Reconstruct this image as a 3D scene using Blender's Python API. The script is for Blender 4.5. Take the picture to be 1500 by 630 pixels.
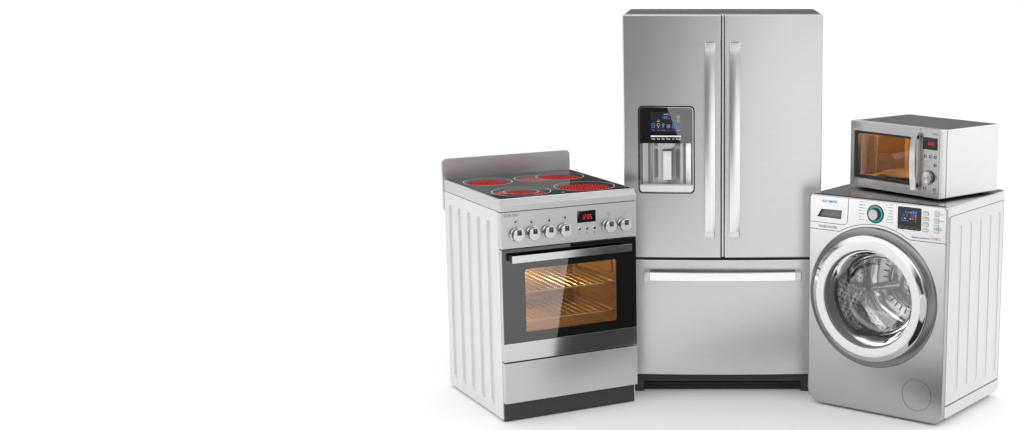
import bpy, bmesh, math, random
from mathutils import Vector, Matrix
random.seed(7)
PI = math.pi
sc = bpy.context.scene
COL = sc.collection
for o in list(bpy.data.objects): bpy.data.objects.remove(o)

# ------------------------------------------------------------------ camera
cam = bpy.data.cameras.new('camera'); camo = bpy.data.objects.new('camera', cam); COL.objects.link(camo)
camo.location = (-0.0355, -6.9835, 2.0776)
camo.rotation_euler = (PI/2 - 0.19257, 0, 0)
cam.sensor_width = 36; cam.lens = 36*2241.66/1500
cam.shift_x = (750-1047.36)/1500; cam.shift_y = (358.54-315)/1500
cam.clip_end = 1000
sc.camera = camo
sc.view_settings.view_transform = 'Standard'; sc.view_settings.look = 'None'
sc.view_settings.exposure = 0; sc.view_settings.gamma = 1
try: sc.cycles.max_bounces = 12; sc.cycles.transparent_max_bounces = 16
except Exception: pass

# ------------------------------------------------------------------ studio surround (world) and lamps
w = bpy.data.worlds.new('World'); sc.world = w; w.use_nodes = True
nt = w.node_tree; nt.nodes.clear()
def N(nt, t, **k):
    n = nt.nodes.new(t)
    for a, v in k.items():
        if a.startswith('i_'): n.inputs[a[2:].replace('_', ' ')].default_value = v
        else: setattr(n, a, v)
    return n
tc = N(nt, 'ShaderNodeTexCoord'); sp = N(nt, 'ShaderNodeSeparateXYZ')
nt.links.new(tc.outputs['Generated'], sp.inputs[0])
def ramp(nt, pts, interp='EASE'):
    r = N(nt, 'ShaderNodeValToRGB'); cr = r.color_ramp; cr.interpolation = interp
    while len(cr.elements) > 1: cr.elements.remove(cr.elements[-1])
    cr.elements[0].position = pts[0][0]; cr.elements[0].color = (pts[0][1],)*3+(1,)
    for p, v in pts[1:]:
        e = cr.elements.new(p); e.color = (v,)*3+(1,)
    return r
rz = ramp(nt, [(0.0, .05), (.22, .08), (.5, 1.1), (.75, 1.1), (.93, .35), (1.0, .35)])     # dim horizon, bright mid height, dimmer overhead; gradient shaped for steel reflections
nt.links.new(sp.outputs['Z'], rz.inputs[0])
mul = N(nt, 'ShaderNodeMath', operation='MULTIPLY'); mul.inputs[1].default_value = 1.75
nt.links.new(rz.outputs[0], mul.inputs[0])
bg = N(nt, 'ShaderNodeBackground'); out = N(nt, 'ShaderNodeOutputWorld')
bg.inputs[0].default_value = (1, 1, 1, 1)
nt.links.new(mul.outputs[0], bg.inputs[1]); nt.links.new(bg.outputs[0], out.inputs[0])

def area(name, loc, target, sx, sy, power, col=(1, 1, 1), roll=0, spread=180):
    l = bpy.data.lights.new(name, 'AREA'); l.shape = 'RECTANGLE'; l.size = sx; l.size_y = sy
    l.energy = power; l.color = col; l.spread = math.radians(spread)
    o = bpy.data.objects.new(name, l); COL.objects.link(o)
    d = Vector(target)-Vector(loc)
    o.rotation_euler = (d.to_track_quat('-Z', 'Y').to_matrix() @ Matrix.Rotation(roll, 3, 'Z')).to_euler()
    o.location = loc
    return o
# unseen softbox behind the camera, placed to brighten the right fridge door
area('softbox_front', (2.2, -9.0, 1.5), (0.3, 0, 1.2), 3.7, 2.8, 26, roll=math.radians(0))
area('softbox_left', (-3.9, -2.6, 0.93), (.65, -.35, .93), 2.2, 1.8, 33)  # added lamp out of view, placed to brighten the washer's upper front
area('softbox_right', (4.4, -0.6, 1.7), (1, -.3, .6), 2.4, 2.4, 26)

# ------------------------------------------------------------------ materials
def mat(name, col, rough=.5, metal=0, spec=.5, ior=None, emit=None, estr=0, alpha=1, coat=0):
    m = bpy.data.materials.new(name); m.use_nodes = True
    b = m.node_tree.nodes['Principled BSDF']
    b.inputs['Base Color'].default_value = (*col, 1); b.inputs['Roughness'].default_value = rough
    b.inputs['Metallic'].default_value = metal
    if ior: b.inputs['IOR'].default_value = ior
    if emit: b.inputs['Emission Color'].default_value = (*emit, 1); b.inputs['Emission Strength'].default_value = estr
    if coat: b.inputs['Coat Weight'].default_value = coat
    return m
def brushed(name, col, rough, metal, axis='X', amt=.05, bump=.02, fine=1.0, rv=.02):
    """brushed sheet metal: long thin streaks along one axis of the object"""
    m = mat(name, col, rough, metal); nt = m.node_tree; b = nt.nodes['Principled BSDF']
    t = N(nt, 'ShaderNodeTexCoord'); mp = N(nt, 'ShaderNodeMapping')
    s = {'X': (22, 420, 420), 'Z': (420, 420, 22), 'Y': (420, 22, 420)}[axis]
    mp.inputs['Scale'].default_value = [v*fine for v in s]
    nz = N(nt, 'ShaderNodeTexNoise'); nz.inputs['Scale'].default_value = 1; nz.inputs['Detail'].default_value = 3
    nt.links.new(t.outputs['Object'], mp.inputs[0]); nt.links.new(mp.outputs[0], nz.inputs['Vector'])
    mr = N(nt, 'ShaderNodeMapRange'); mr.inputs['To Min'].default_value = rough-rv; mr.inputs['To Max'].default_value = rough+rv
    mr.inputs['From Min'].default_value = .3; mr.inputs['From Max'].default_value = .7
    nt.links.new(nz.outputs[0], mr.inputs[0]); nt.links.new(mr.outputs[0], b.inputs['Roughness'])
    mx = N(nt, 'ShaderNodeMix', data_type='RGBA'); mc = N(nt, 'ShaderNodeMapRange'); mc.inputs['From Min'].default_value = .3; mc.inputs['From Max'].default_value = .7
    nt.links.new(nz.outputs[0], mc.inputs[0]); nt.links.new(mc.outputs[0], mx.inputs[0])
    mx.inputs[6].default_value = (*[c*(1-amt) for c in col], 1); mx.inputs[7].default_value = (*[min(1, c*(1+amt)) for c in col], 1)
    nt.links.new(mx.outputs[2], b.inputs['Base Color'])
    return m
def coated_glass(name, tint, refl_ior, extra=0.0, rough=.0):
    """pane: tinted see-through with a mirror-like surface"""
    m = bpy.data.materials.new(name); m.use_nodes = True; nt = m.node_tree; nt.nodes.clear()
    tr = N(nt, 'ShaderNodeBsdfTransparent'); tr.inputs[0].default_value = (*tint, 1)
    gl = N(nt, 'ShaderNodeBsdfGlossy'); gl.inputs['Roughness'].default_value = rough; gl.inputs[0].default_value = (1, 1, 1, 1)
    fr = N(nt, 'ShaderNodeFresnel'); fr.inputs[0].default_value = refl_ior
    ad = N(nt, 'ShaderNodeMath', operation='ADD'); ad.inputs[1].default_value = extra; ad.use_clamp = True
    mx = N(nt, 'ShaderNodeMixShader'); o = N(nt, 'ShaderNodeOutputMaterial')
    nt.links.new(fr.outputs[0], ad.inputs[0]); nt.links.new(ad.outputs[0], mx.inputs[0])
    nt.links.new(tr.outputs[0], mx.inputs[1]); nt.links.new(gl.outputs[0], mx.inputs[2]); nt.links.new(mx.outputs[0], o.inputs[0])
    return m
M = {}
M['floor'] = mat('white_floor', (.835, .835, .835), .6)
M['reflection_flag'] = mat('reflection_flag', (.006, .006, .006), .9)  # near-black areas added out of view, to be mirrored in the glass
M['steel'] = brushed('brushed_steel', (.60, .60, .605), .30, 1, 'X')
M['steel_v'] = brushed('brushed_steel_upright', (.42, .42, .423), .27, 1, 'Z', amt=.012, rv=.004)
M['fridge'] = brushed('fridge_steel', (.62, .62, .625), .30, 1, 'X', fine=.9, amt=.03, rv=.01)
M['fridge_case'] = brushed('fridge_case_steel', (.5, .5, .5), .18, 1, 'X')
M['band'] = brushed('polished_band', (.62, .62, .62), .10, 1, 'X', amt=.02, bump=.004)
M['lit_steel'] = brushed('lit_side_steel', (.67, .67, .67), .42, .35, 'Z', amt=.03, fine=.8)  # same steel as the fronts, side light put into a lighter colour
M['shaded_top'] = brushed('shaded_top_steel', (.54, .54, .54), .20, 1, 'X')  # same steel for upper faces, their shade put into a darker colour
M['chrome'] = mat('chrome', (.82, .82, .83), .05, 1)
M['satin'] = mat('satin_chrome', (.74, .74, .745), .3, 1)
M['fhandle'] = mat('fridge_handle_satin', (.82, .82, .825), .28, 1)
M['knob_side'] = mat('knob_side_metal', (.22, .22, .225), .25, 1)
M['splash'] = brushed('splash_steel', (.74, .74, .74), .40, 1, 'X')
M['spun'] = mat('spun_metal_cap', (.62, .62, .625), .3, 1); nt = M['spun'].node_tree
tg = N(nt, 'ShaderNodeTangent', direction_type='RADIAL', axis='Y'); nt.links.new(tg.outputs[0], nt.nodes['Principled BSDF'].inputs['Tangent']); nt.nodes['Principled BSDF'].inputs['Anisotropic'].default_value = .85
M['bezel'] = mat('dark_chrome', (.5, .5, .505), .07, 1)
M['recess'] = mat('recess_metal', (.5, .5, .505), .3, 1)
M['button'] = mat('silver_button', (.5, .5, .505), .35, .5)
M['whitering'] = mat('white_gloss_ring', (.78, .78, .785), .3, 0)
M['black_glass'] = mat('black_glass', (.002, .002, .002), .015, 0, ior=1.95)
M['hob'] = mat('hob_glass', (.012, .012, .013), .05, 0, ior=1.19)
M['fridge_glass'] = mat('dispenser_black_glass', (.002, .002, .002), .015, 0, ior=2.3)
M['black'] = mat('black_plastic', (.01, .01, .01), .4)
M['char'] = mat('charcoal_plastic', (.028, .028, .030), .55)
M['grey'] = mat('grey_plastic', (.16, .16, .165), .45)
M['grille'] = mat('grille_black', (.008, .008, .008), .6)
M['seam'] = mat('seam_dark', (.05, .05, .052), .7)
M['ink'] = mat('ink_grey', (.09, .09, .095), .7)
M['ink_soft'] = mat('ink_soft_grey', (.22, .22, .23), .7)
M['blue_ink'] = mat('ink_blue', (.01, .25, .62), .6)
M['cyan_ink'] = mat('ink_cyan', (.02, .45, .85), .6)
M['red_ink'] = mat('ink_red', (.85, .07, .09), .6)
M['white_ink'] = mat('ink_white', (.75, .75, .75), .6)
M['red_led'] = mat('red_led', (.2, 0, 0), .5, emit=(1, .04, .03), estr=.9)
M['blue_led'] = mat('blue_led', (0, .02, .1), .5, emit=(.06, .30, .80), estr=.6)
M['yellow_led'] = mat('yellow_led', (.1, .1, 0), .5, emit=(.8, .65, .05), estr=.9)
M['white_led'] = mat('white_led', (.1, .1, .1), .5, emit=(.85, .85, .85), estr=.9)
M['grey_led'] = mat('grey_led', (.1, .1, .1), .5, emit=(.5, .5, .5), estr=.7)
M['coil'] = mat('glowing_coil', (.1, .01, .01), .5, emit=(.90, .045, .035), estr=1.0)
M['coil'].node_tree.nodes['Principled BSDF'].inputs['IOR'].default_value = 1.15
M['coil_glow'] = mat('coil_afterglow', (.02, .004, .004), .5, ior=1.0, emit=(.13, .007, .006), estr=1.0)
M['ring_white'] = mat('hob_ring_print', (.62, .62, .62), .4)
M['cyan'] = mat('cyan_ring', (.06, .52, .62), .25, .2)
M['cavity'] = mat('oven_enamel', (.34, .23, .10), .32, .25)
M['rack'] = mat('rack_wire', (.5, .45, .38), .38, 1)
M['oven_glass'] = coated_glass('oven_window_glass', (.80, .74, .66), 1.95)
M['mw_glass'] = coated_glass('microwave_window_glass', (.72, .60, .46), 1.32)
M['bowl_side'] = coated_glass('washer_bowl_glass', (.86, .86, .86), 1.22, rough=.05)
M['door_bowl'] = coated_glass('washer_bowl_lens', (.92, .92, .92), 1.4, extra=.07, rough=.06)
M['mw_cavity'] = mat('microwave_cavity', (.42, .30, .17), .6, .1)
M['gasket'] = mat('rubber_gasket', (.035, .035, .037), .35)
M['drum'] = mat('drum_steel', (.74, .74, .75), .17, 1)
M['drum_dark'] = mat('drum_hole', (.03, .03, .03), .5)
M['lamp_glass'] = mat('oven_bulb', (1, .8, .4), .4, emit=(1, .72, .22), estr=6)

# ------------------------------------------------------------------ mesh helpers
def empty(name, loc, rz, label, cat):
    o = bpy.data.objects.new(name, None); COL.objects.link(o); o.location = loc; o.rotation_euler = (0, 0, rz)
    o.empty_display_size = .1; o['label'] = label; o['category'] = cat
    return o
def finish(bm, angle=38):
    bmesh.ops.remove_doubles(bm, verts=bm.verts, dist=1e-6)
    bmesh.ops.recalc_face_normals(bm, faces=bm.faces)
    for f in bm.faces: f.smooth = True
    a = math.radians(angle)
    for e in bm.edges:
        if len(e.link_faces) == 2: e.smooth = e.calc_face_angle(0) < a
        else: e.smooth = False
def obj(name, bm, m, parent=None, fin=True, angle=38):
    if fin: finish(bm, angle)
    me = bpy.data.meshes.new(name); bm.to_mesh(me); bm.free()
    for x in (m if isinstance(m, (list, tuple)) else [m]): me.materials.append(x)
    o = bpy.data.objects.new(name, me); COL.objects.link(o)
    if parent: o.parent = parent
    wn = o.modifiers.new('weighted_normals', 'WEIGHTED_NORMAL'); wn.keep_sharp = True; wn.weight = 80
    return o
def bevel_sharp(bm, wd, seg=2, angle=30, cond=None):
    bmesh.ops.remove_doubles(bm, verts=bm.verts, dist=1e-6)
    bmesh.ops.recalc_face_normals(bm, faces=bm.faces)
    es = [e for e in bm.edges if len(e.link_faces) == 2 and e.calc_face_angle(0) > math.radians(angle) and (cond is None or cond(e))]
    bmesh.ops.bevel(bm, geom=es, offset=wd, segments=seg, profile=.5, affect='EDGES', clamp_overlap=True)
    return bm
def box(bm, x0, x1, y0, y1, z0, z1):
    vs = [bm.verts.new((x, y, z)) for x in (x0, x1) for y in (y0, y1) for z in (z0, z1)]
    for f in ((0, 1, 3, 2), (4, 6, 7, 5), (0, 4, 5, 1), (2, 3, 7, 6), (0, 2, 6, 4), (1, 5, 7, 3)):
        bm.faces.new([vs[i] for i in f])
    return bm
def bbox(x0, x1, y0, y1, z0, z1, bev=.002, seg=2):
    b = box(bmesh.new(), x0, x1, y0, y1, z0, z1)
    return bevel_sharp(b, bev, seg) if bev else b
def rrect(x0, x1, z0, z1, r, n=6):
    if not isinstance(r, (list, tuple)): r = [r]*4           # bl, br, tr, tl
    pts = []
    for (cx, cz, a0, rr) in ((x0, z0, PI, r[0]), (x1, z0, 1.5*PI, r[1]), (x1, z1, 0, r[2]), (x0, z1, .5*PI, r[3])):
        if rr <= 0: pts.append((cx, cz)); continue
        ox = cx+rr if cx == x0 else cx-rr; oz = cz+rr if cz == z0 else cz-rr
        for i in range(n+1):
            a = a0+.5*PI*i/n; pts.append((ox+rr*math.cos(a), oz+rr*math.sin(a)))
    return pts
def circ(cx, cz, r, n=64):
    return [(cx+r*math.cos(2*PI*i/n), cz+r*math.sin(2*PI*i/n)) for i in range(n)]
def off(pts, d):
    """inset a counter-clockwise outline by d"""
    n = len(pts); res = []
    for i in range(n):
        p0 = Vector(pts[i-1]); p1 = Vector(pts[i]); p2 = Vector(pts[(i+1) % n])
        a = (p1-p0); b = (p2-p1)
        if a.length < 1e-9: a = b
        if b.length < 1e-9: b = a
        a.normalize(); b.normalize()
        na = Vector((-a.y, a.x)); nb = Vector((-b.y, b.x)); nn = na+nb
        nn.normalize(); c = max(.4, nn.dot(na)); q = p1+nn*(d/c); res.append((q.x, q.y))
    return res
def pq(ax, a, b, d):
    return (a, d, b) if ax == 'Y' else ((d, a, b) if ax == 'X' else (a, b, d))
def loft(bm, loops, ax='Y', cap0=True, cap1=True):
    """loops: list of (outline, depth); all outlines with equal point counts"""
    rows = [[bm.verts.new(pq(ax, a, b, d)) for a, b in pts] for pts, d in loops]
    n = len(rows[0])
    for r0, r1 in zip(rows, rows[1:]):
        for i in range(n): bm.faces.new((r0[i], r0[(i+1) % n], r1[(i+1) % n], r1[i]))
    if cap0: bm.faces.new(rows[0])
    if cap1: bm.faces.new(rows[-1])
    return bm
def slab(pts, d0, d1, bev=.002, ax='Y', back=False):
    """solid plate with rounded edge at the d0 (front) side"""
    s = 1 if d1 > d0 else -1
    L = []
    for i in range(4):
        a = .5*PI*i/3; L.append((off(pts, bev*(1-math.sin(a))), d0+s*bev*(1-math.cos(a))))
    if back:
        for i in range(4):
            a = .5*PI*i/3; L.append((off(pts, bev*(1-math.cos(a))), d1-s*bev*(1-math.sin(a))))
    else: L.append((pts, d1))
    return loft(bmesh.new(), L, ax)
def fill(bm, outlines, d, ax='Y'):
    es = []; rows = []
    for pts in outlines:
        vs = [bm.verts.new(pq(ax, a, b, d)) for a, b in pts]; rows.append(vs)
        for i in range(len(vs)): es.append(bm.edges.new((vs[i], vs[(i+1) % len(vs)])))
    bmesh.ops.triangle_fill(bm, use_beauty=True, use_dissolve=False, edges=es)
    return rows
def holed(outer, holes, d0, d1, bev=.002, hw=None, ax='Y', backdepth=None, slope=0, floor=False):
    """plate with holes; hole walls go to depth hw (a list), optionally closed by a floor (embossed)"""
    bm = bmesh.new(); s = 1 if d1 > d0 else -1
    outer_in = off(outer, bev) if bev else outer
    rows = fill(bm, [outer_in]+holes, d0, ax)
    ring = rows[0]; n = len(ring)
    def strip(prev, pts, d):
        nw = [bm.verts.new(pq(ax, a, b, d)) for a, b in pts]; k = len(nw)
        for i in range(k): bm.faces.new((prev[i], prev[(i+1) % k], nw[(i+1) % k], nw[i]))
        return nw
    if bev:
        for i in (1, 2, 3):
            a = .5*PI*i/3; ring = strip(ring, off(outer, bev*(1-math.sin(a))), d0+s*bev*(1-math.cos(a)))
    ring = strip(ring, outer, d1)
    for h, hr in zip(holes, rows[1:]):
        dep = hw if hw is not None else d1
        e = strip(hr, off(h, slope), dep)
        if floor: bm.faces.new(e)
    return bm
def lathe(bm, prof, cx, cz, seg=64, ax='Y', close=False):
    """prof: (r, depth) spun about an axis through (cx, cz)"""
    rows = []
    for r, d in prof:
        if r < 1e-6: rows.append([bm.verts.new(pq(ax, cx, cz, d))]); continue
        rows.append([bm.verts.new(pq(ax, cx+r*math.cos(2*PI*i/seg), cz+r*math.sin(2*PI*i/seg), d)) for i in range(seg)])
    for r0, r1 in zip(rows, rows[1:]):
        for i in range(seg):
            j = (i+1) % seg
            if len(r0) == 1 and len(r1) == 1: continue
            if len(r0) == 1: bm.faces.new((r0[0], r1[j], r1[i]))
            elif len(r1) == 1: bm.faces.new((r0[i], r0[j], r1[0]))
            else: bm.faces.new((r0[i], r0[j], r1[j], r1[i]))
    return bm
def tube(bm, pts, r, seg=8, closed=False):
    pts = [Vector(p) for p in pts]; rows = []; n = len(pts)
    for i, p in enumerate(pts):
        a = pts[i-1] if (i or closed) else p; b = pts[(i+1) % n] if (i < n-1 or closed) else p
        t = (b-a).normalized(); u = t.cross(Vector((0, 0, 1)))
        if u.length < .1: u = t.cross(Vector((1, 0, 0)))
        u.normalize(); v = t.cross(u)
        rows.append([bm.verts.new(p+r*(math.cos(2*PI*k/seg)*u+math.sin(2*PI*k/seg)*v)) for k in range(seg)])
    rr = list(zip(rows, rows[1:]))+([(rows[-1], rows[0])] if closed else [])
    for r0, r1 in rr:
        for k in range(seg): bm.faces.new((r0[k], r0[(k+1) % seg], r1[(k+1) % seg], r1[k]))
    if not closed: bm.faces.new(rows[0]); bm.faces.new(rows[-1])
    return bm
def ribbon(pts, wd, y, th=.0006, closed=False):
    """thin raised line following pts on a front (x,z) face; y may be a number or function of x"""
    bm = bmesh.new(); n = len(pts); rows = []
    for i in range(n):
        p = Vector(pts[i]); a = Vector(pts[i-1]) if (i or closed) else p; b = Vector(pts[(i+1) % n]) if (i < n-1 or closed) else p
        t = (b-a).normalized(); nn = Vector((-t.y, t.x))*wd/2
        yy = y(p.x) if callable(y) else y
        rows.append([bm.verts.new((p.x+s*nn.x, yy-k*th, p.y+s*nn.y)) for s, k in ((-1, 0), (-1, 1), (1, 1), (1, 0))])
    for r0, r1 in list(zip(rows, rows[1:]))+([(rows[-1], rows[0])] if closed else []):
        for k in range(4): bm.faces.new((r0[k], r0[(k+1) % 4], r1[(k+1) % 4], r1[k]))
    if not closed: bm.faces.new(rows[0]); bm.faces.new(rows[-1])
    return bm
def quads(bm, rects, y, th=.0004):
    for x0, x1, z0, z1 in rects: box(bm, x0, x1, y-th, y, z0, z1)
    return bm
def text(name, s, x0, x1, z0, z1, y, m, parent, weight=0, shear=0):
    """lettering fitted into the box x0..x1, z0..z1 on a face looking along -y"""
    cu = bpy.data.curves.new('lettering', 'FONT'); cu.body = s; cu.size = 1; cu.offset = weight; cu.shear = shear; cu.resolution_u = 3
    cu.extrude = 0
    t = bpy.data.objects.new('tmp', cu); COL.objects.link(t)
    dg = bpy.context.evaluated_depsgraph_get(); me = bpy.data.meshes.new_from_object(t.evaluated_get(dg))
    bpy.data.objects.remove(t)
    xs = [v.co.x for v in me.vertices]; ys = [v.co.y for v in me.vertices]
    ax, bx, ay, by = min(xs), max(xs), min(ys), max(ys)
    for v in me.vertices:
        fx = (v.co.x-ax)/(bx-ax); fz = (v.co.y-ay)/(by-ay)
        X = x0+fx*(x1-x0)
        v.co = (X, (y(X) if callable(y) else y), z0+fz*(z1-z0))
    bm = bmesh.new(); bm.from_mesh(me); bpy.data.meshes.remove(me)
    r = bmesh.ops.extrude_face_region(bm, geom=bm.faces[:])
    for v in r['geom']:
        if isinstance(v, bmesh.types.BMVert): v.co.y -= .0004
    return obj(name, bm, m, parent, angle=20)
SEG = {'0': 'abcdef', '1': 'bc', '2': 'abged', '3': 'abgcd', '4': 'fgbc', '5': 'afgcd', '6': 'afgedc', '7': 'abc', '8': 'abcdefg', '9': 'abfgcd', '-': 'g'}
def digits(s, x0, x1, z0, z1, y, t=None):
    """seven-segment figures"""
    bm = bmesh.new(); n = sum(.35 if c in ':' else 1 for c in s); cw = (x1-x0)/n; h = z1-z0; t = t or cw*.13; x = x0; sl = .12
    def q(a, b, c, d):
        vs = []
        for yy in (y, y-.0004):
            vs.append([bm.verts.new((px+(pz-z0)*sl, yy, pz)) for px, pz in ((a, c), (b, c), (b, d), (a, d))])
        bm.faces.new(vs[0]); bm.faces.new(vs[1])
        for i in range(4): bm.faces.new((vs[0][i], vs[0][(i+1) % 4], vs[1][(i+1) % 4], vs[1][i]))
    for c in s:
        if c == ':':
            for zz in (z0+h*.28, z0+h*.68): q(x+cw*.07, x+cw*.07+t, zz, zz+t)
            x += cw*.35; continue
        a, b = x+cw*.1, x+cw*.8; mz = (z0+z1)/2; g = t*.12
        if c == ' ': x += cw; continue
        for k in SEG[c]:
            if k == 'a': q(a+g, b-g, z1-t, z1)
            if k == 'd': q(a+g, b-g, z0, z0+t)
            if k == 'g': q(a+g, b-g, mz-t/2, mz+t/2)
            if k == 'f': q(a, a+t, mz+g, z1-g)
            if k == 'e': q(a, a+t, z0+g, mz-g)
            if k == 'b': q(b-t, b, mz+g, z1-g)
            if k == 'c': q(b-t, b, z0+g, mz-g)
        x += cw
    return bm
def strk(bm, pts, wd, y, th=.0004, closed=False):
    """add a line drawing to bm"""
    b2 = ribbon(pts, wd, y, th, closed); me = bpy.data.meshes.new('t'); b2.to_mesh(me); b2.free(); bm.from_mesh(me); bpy.data.meshes.remove(me)
def boolean(o, cutter_bm):
    me = bpy.data.meshes.new('c'); finish(cutter_bm); cutter_bm.to_mesh(me); cutter_bm.free()
    c = bpy.data.objects.new('c', me); COL.objects.link(c); c.parent = o.parent
    md = o.modifiers.new('b', 'BOOLEAN'); md.operation = 'DIFFERENCE'; md.object = c; md.solver = 'EXACT'
    dg = bpy.context.evaluated_depsgraph_get(); nm = bpy.data.meshes.new_from_object(o.evaluated_get(dg))
    o.modifiers.clear(); wn = o.modifiers.new('weighted_normals', 'WEIGHTED_NORMAL'); wn.keep_sharp = True; wn.weight = 80; old = o.data; o.data = nm; nm.name = old.name; bpy.data.objects.remove(c)
    bm = bmesh.new(); bm.from_mesh(nm); finish(bm, 30); bm.to_mesh(nm); bm.free()

# ------------------------------------------------------------------ the setting: a white floor, with added dark areas for the glass reflections
bm = bmesh.new()
L0 = (-0.38, -0.665); L1 = (3.9, -3.55)
K = [(-60, -5), (-.135, -5), (-5.33, -30)]  # edge of the added dark area mirrored in the dispenser display
white = [K[0], K[1], K[2], (60, -30), (60, -14)]
DK = [L0, (.62, -.69), (1.8, -1.43), (3.4, -2.48), (4.7, -3.32), L1]  # added dark strip, unseen itself, mirrored in the oven glass
white += [(60, 120), (-60, 120)]
es = []; vs = [bm.verts.new((x, y, 0)) for x, y in white]
for i in range(len(vs)): es.append(bm.edges.new((vs[i], vs[(i+1) % len(vs)])))
vs = [bm.verts.new((x, y, 0)) for x, y in DK]
for i in range(len(vs)): es.append(bm.edges.new((vs[i], vs[(i+1) % len(vs)])))
bmesh.ops.triangle_fill(bm, use_beauty=True, edges=es)
fl = obj('floor', bm, M['floor']); fl['kind'] = 'structure'
bm = bmesh.new(); bm.faces.new([bm.verts.new((x, y, 0)) for x, y in DK])
bm.faces.new([bm.verts.new((x, y, 0)) for x, y in (K[0], (-60, -30), K[2], K[1])])
df = obj('reflection_flag', bm, M['reflection_flag']); df['kind'] = 'structure'

# ================================================================== ELECTRIC STOVE
SW, SD = .656, .70
ZT, ZS, ZP, ZG, ZB, ZD = 1.003, .951, .785, .361, .277, .0885
st = empty('electric_stove', (-.9611, -.4783, 0), .52146, 'freestanding steel electric stove with four glowing red hob zones and a lit oven', 'stove')
# side panels with five pressed upright slots
def slots(vs, z0, z1, wd): return [rrect(v-wd/2, v+wd/2, z0, z1, wd/2*.98, 8) for v in vs]
SV = [.62, .502, .382, .262, .145]
side = holed(rrect(.03, SD, .009, ZS-.003, .001, 1), slots(SV, .053, .895, .05), 0, .018, bev=.001, ax='X', hw=.010, slope=.002, floor=True)
obj('side_panel', side, M['lit_steel'], st)
side = holed(rrect(.03, SD, .009, ZS-.003, .001, 1), slots(SV, .053, .895, .05), SW, SW-.018, bev=.001, ax='X', hw=SW-.010, slope=.002, floor=True)
obj('side_panel', side, M['lit_steel'], st)
obj('back_panel', bbox(.02, SW-.02, SD-.02, SD-.002, .02, ZS-.004, .001), M['lit_steel'], st)
obj('plinth', bbox(.004, SW-.008, .022, .06, .003, ZD-.004, .001), M['char'], st)
# cooktop
obj('cooktop_slab', (lambda b: b)(loft(bmesh.new(), [
    ([(p[0], p[1]) for p in [(0, ZS), (0, ZT-.0255), (.0008, ZT-.0240), (.021, ZT-.003), (.025, ZT-.0008), (.031, ZT)]+[(SD, ZT), (SD, ZS)]], x)
    for x in (0, SW)], 'X')), M['steel'], st)
gb = slab(rrect(.013, SW-.012, .034, SD-.004, .004, 3), ZT+.0025, ZT+.0002, .0008, 'Z')
hob = obj('glass_hob', gb, M['hob'], st)
def ringmesh(cx, cy, r, wd=.003, a0=0, a1=2*PI, skip=None):
    bm = bmesh.new(); n = 96; z = ZT+.0029; prev = None
    for i in range(n+1):
        a = a0+(a1-a0)*i/n
        c = (cx+r*math.cos(a), cy+r*math.sin(a))
        if skip and skip(*c): prev = None; continue
        cur = [bm.verts.new((cx+(r+s*wd/2)*math.cos(a), cy+(r+s*wd/2)*math.sin(a), z)) for s in (-1, 1)]
        if prev: bm.faces.new((prev[0], prev[1], cur[1], cur[0]))
        prev = cur
    return bm
C1, C2, C3, C4, C5 = (.146, .510, .112), (.377, .507, .094), (.508, .507, .113), (.170, .172, .131), (.481, .174, .137)
C4i = (.168, .168, .077)
def inside(c, x, y, m=0): return (x-c[0])**2+(y-c[1])**2 < (c[2]-m)**2
obj('zone_ring', ringmesh(*C1), M['ring_white'], hob); obj('zone_ring', ringmesh(*C3), M['ring_white'], hob)
obj('zone_ring', ringmesh(*C2, skip=lambda x, y: inside(C3, x, y)), M['ring_white'], hob)
obj('zone_ring', ringmesh(*C4), M['ring_white'], hob); obj('zone_ring', ringmesh(*C4i), M['ring_white'], hob); obj('zone_ring', ringmesh(*C5), M['ring_white'], hob)
def coil(c, nspoke, keep, sh=(-.20, -.42), k=.88):
    """glowing element: short radial dashes in rings, seen a little below the glass"""
    bm = bmesh.new(); cx, cy = c[0]+sh[0]*c[2], c[1]+sh[1]*c[2]; R = c[2]*k; z = ZT+.0027
    nr = 9
    for j in range(1, nr):
        r0 = R*j/nr; r1 = R*(j+.55)/nr; ns = nspoke if j > 3 else nspoke//2
        for i in range(ns):
            a = 2*PI*(i+.5*(j % 2))/ns; da = PI/ns*.46
            mx, my = cx+r1*math.cos(a), cy+r1*math.sin(a)
            if not keep(mx, my): continue
            bm.faces.new([bm.verts.new((cx+r*math.cos(a+s*da), cy+r*math.sin(a+s*da), z)) for r, s in ((r0, -1), (r1, -1), (r1, 1), (r0, 1))])
    return bm
def glow(c, keep=None, k=.88, sh=(-.20, -.42)):
    bm = bmesh.new(); n = 64; R_ = c[2]*k; pts = []
    for i in range(n):
        x, y = c[0]+sh[0]*c[2]+R_*math.cos(2*PI*i/n), c[1]+sh[1]*c[2]+R_*math.sin(2*PI*i/n)
        d = math.hypot(x-c[0], y-c[1]); m_ = c[2]-.004
        if d > m_: x, y = c[0]+(x-c[0])*m_/d, c[1]+(y-c[1])*m_/d
        pts.append(bm.verts.new((x, y, ZT+.0026)))
    bm.faces.new(pts); return bm
for c_ in (C1, C3, C5, C4i): obj('coil_glow', glow(c_), M['coil_glow'], hob)
def keepc(c): return lambda x, y: inside(c, x, y, .004)
obj('heating_coil', coil(C1, 34, keepc(C1)), M['coil'], hob, angle=1)
obj('heating_coil', coil(C3, 34, keepc(C3)), M['coil'], hob, angle=1)
obj('heating_coil', coil(C2, 30, lambda x, y: inside(C2, x, y, .004) and not inside(C3, x, y, -.004)), M['coil'], hob, angle=1)
obj('heating_coil', coil(C5, 38, keepc(C5)), M['coil'], hob, angle=1)
for sg in (1, -1):
    obj('heating_coil', coil(C4, 38, lambda x, y: inside(C4, x, y, .004) and not inside(C4i, x, y, -.004) and sg*((x-C4[0])*.9-(y-C4[1])*.45) > .062), M['coil'], hob, angle=1)
obj('heating_coil', coil(C4i, 36, keepc(C4i)), M['coil'], hob, angle=1)
bm = bmesh.new(); box(bm, .319, .331, .058, .063, ZT+.0026, ZT+.003)
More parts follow.
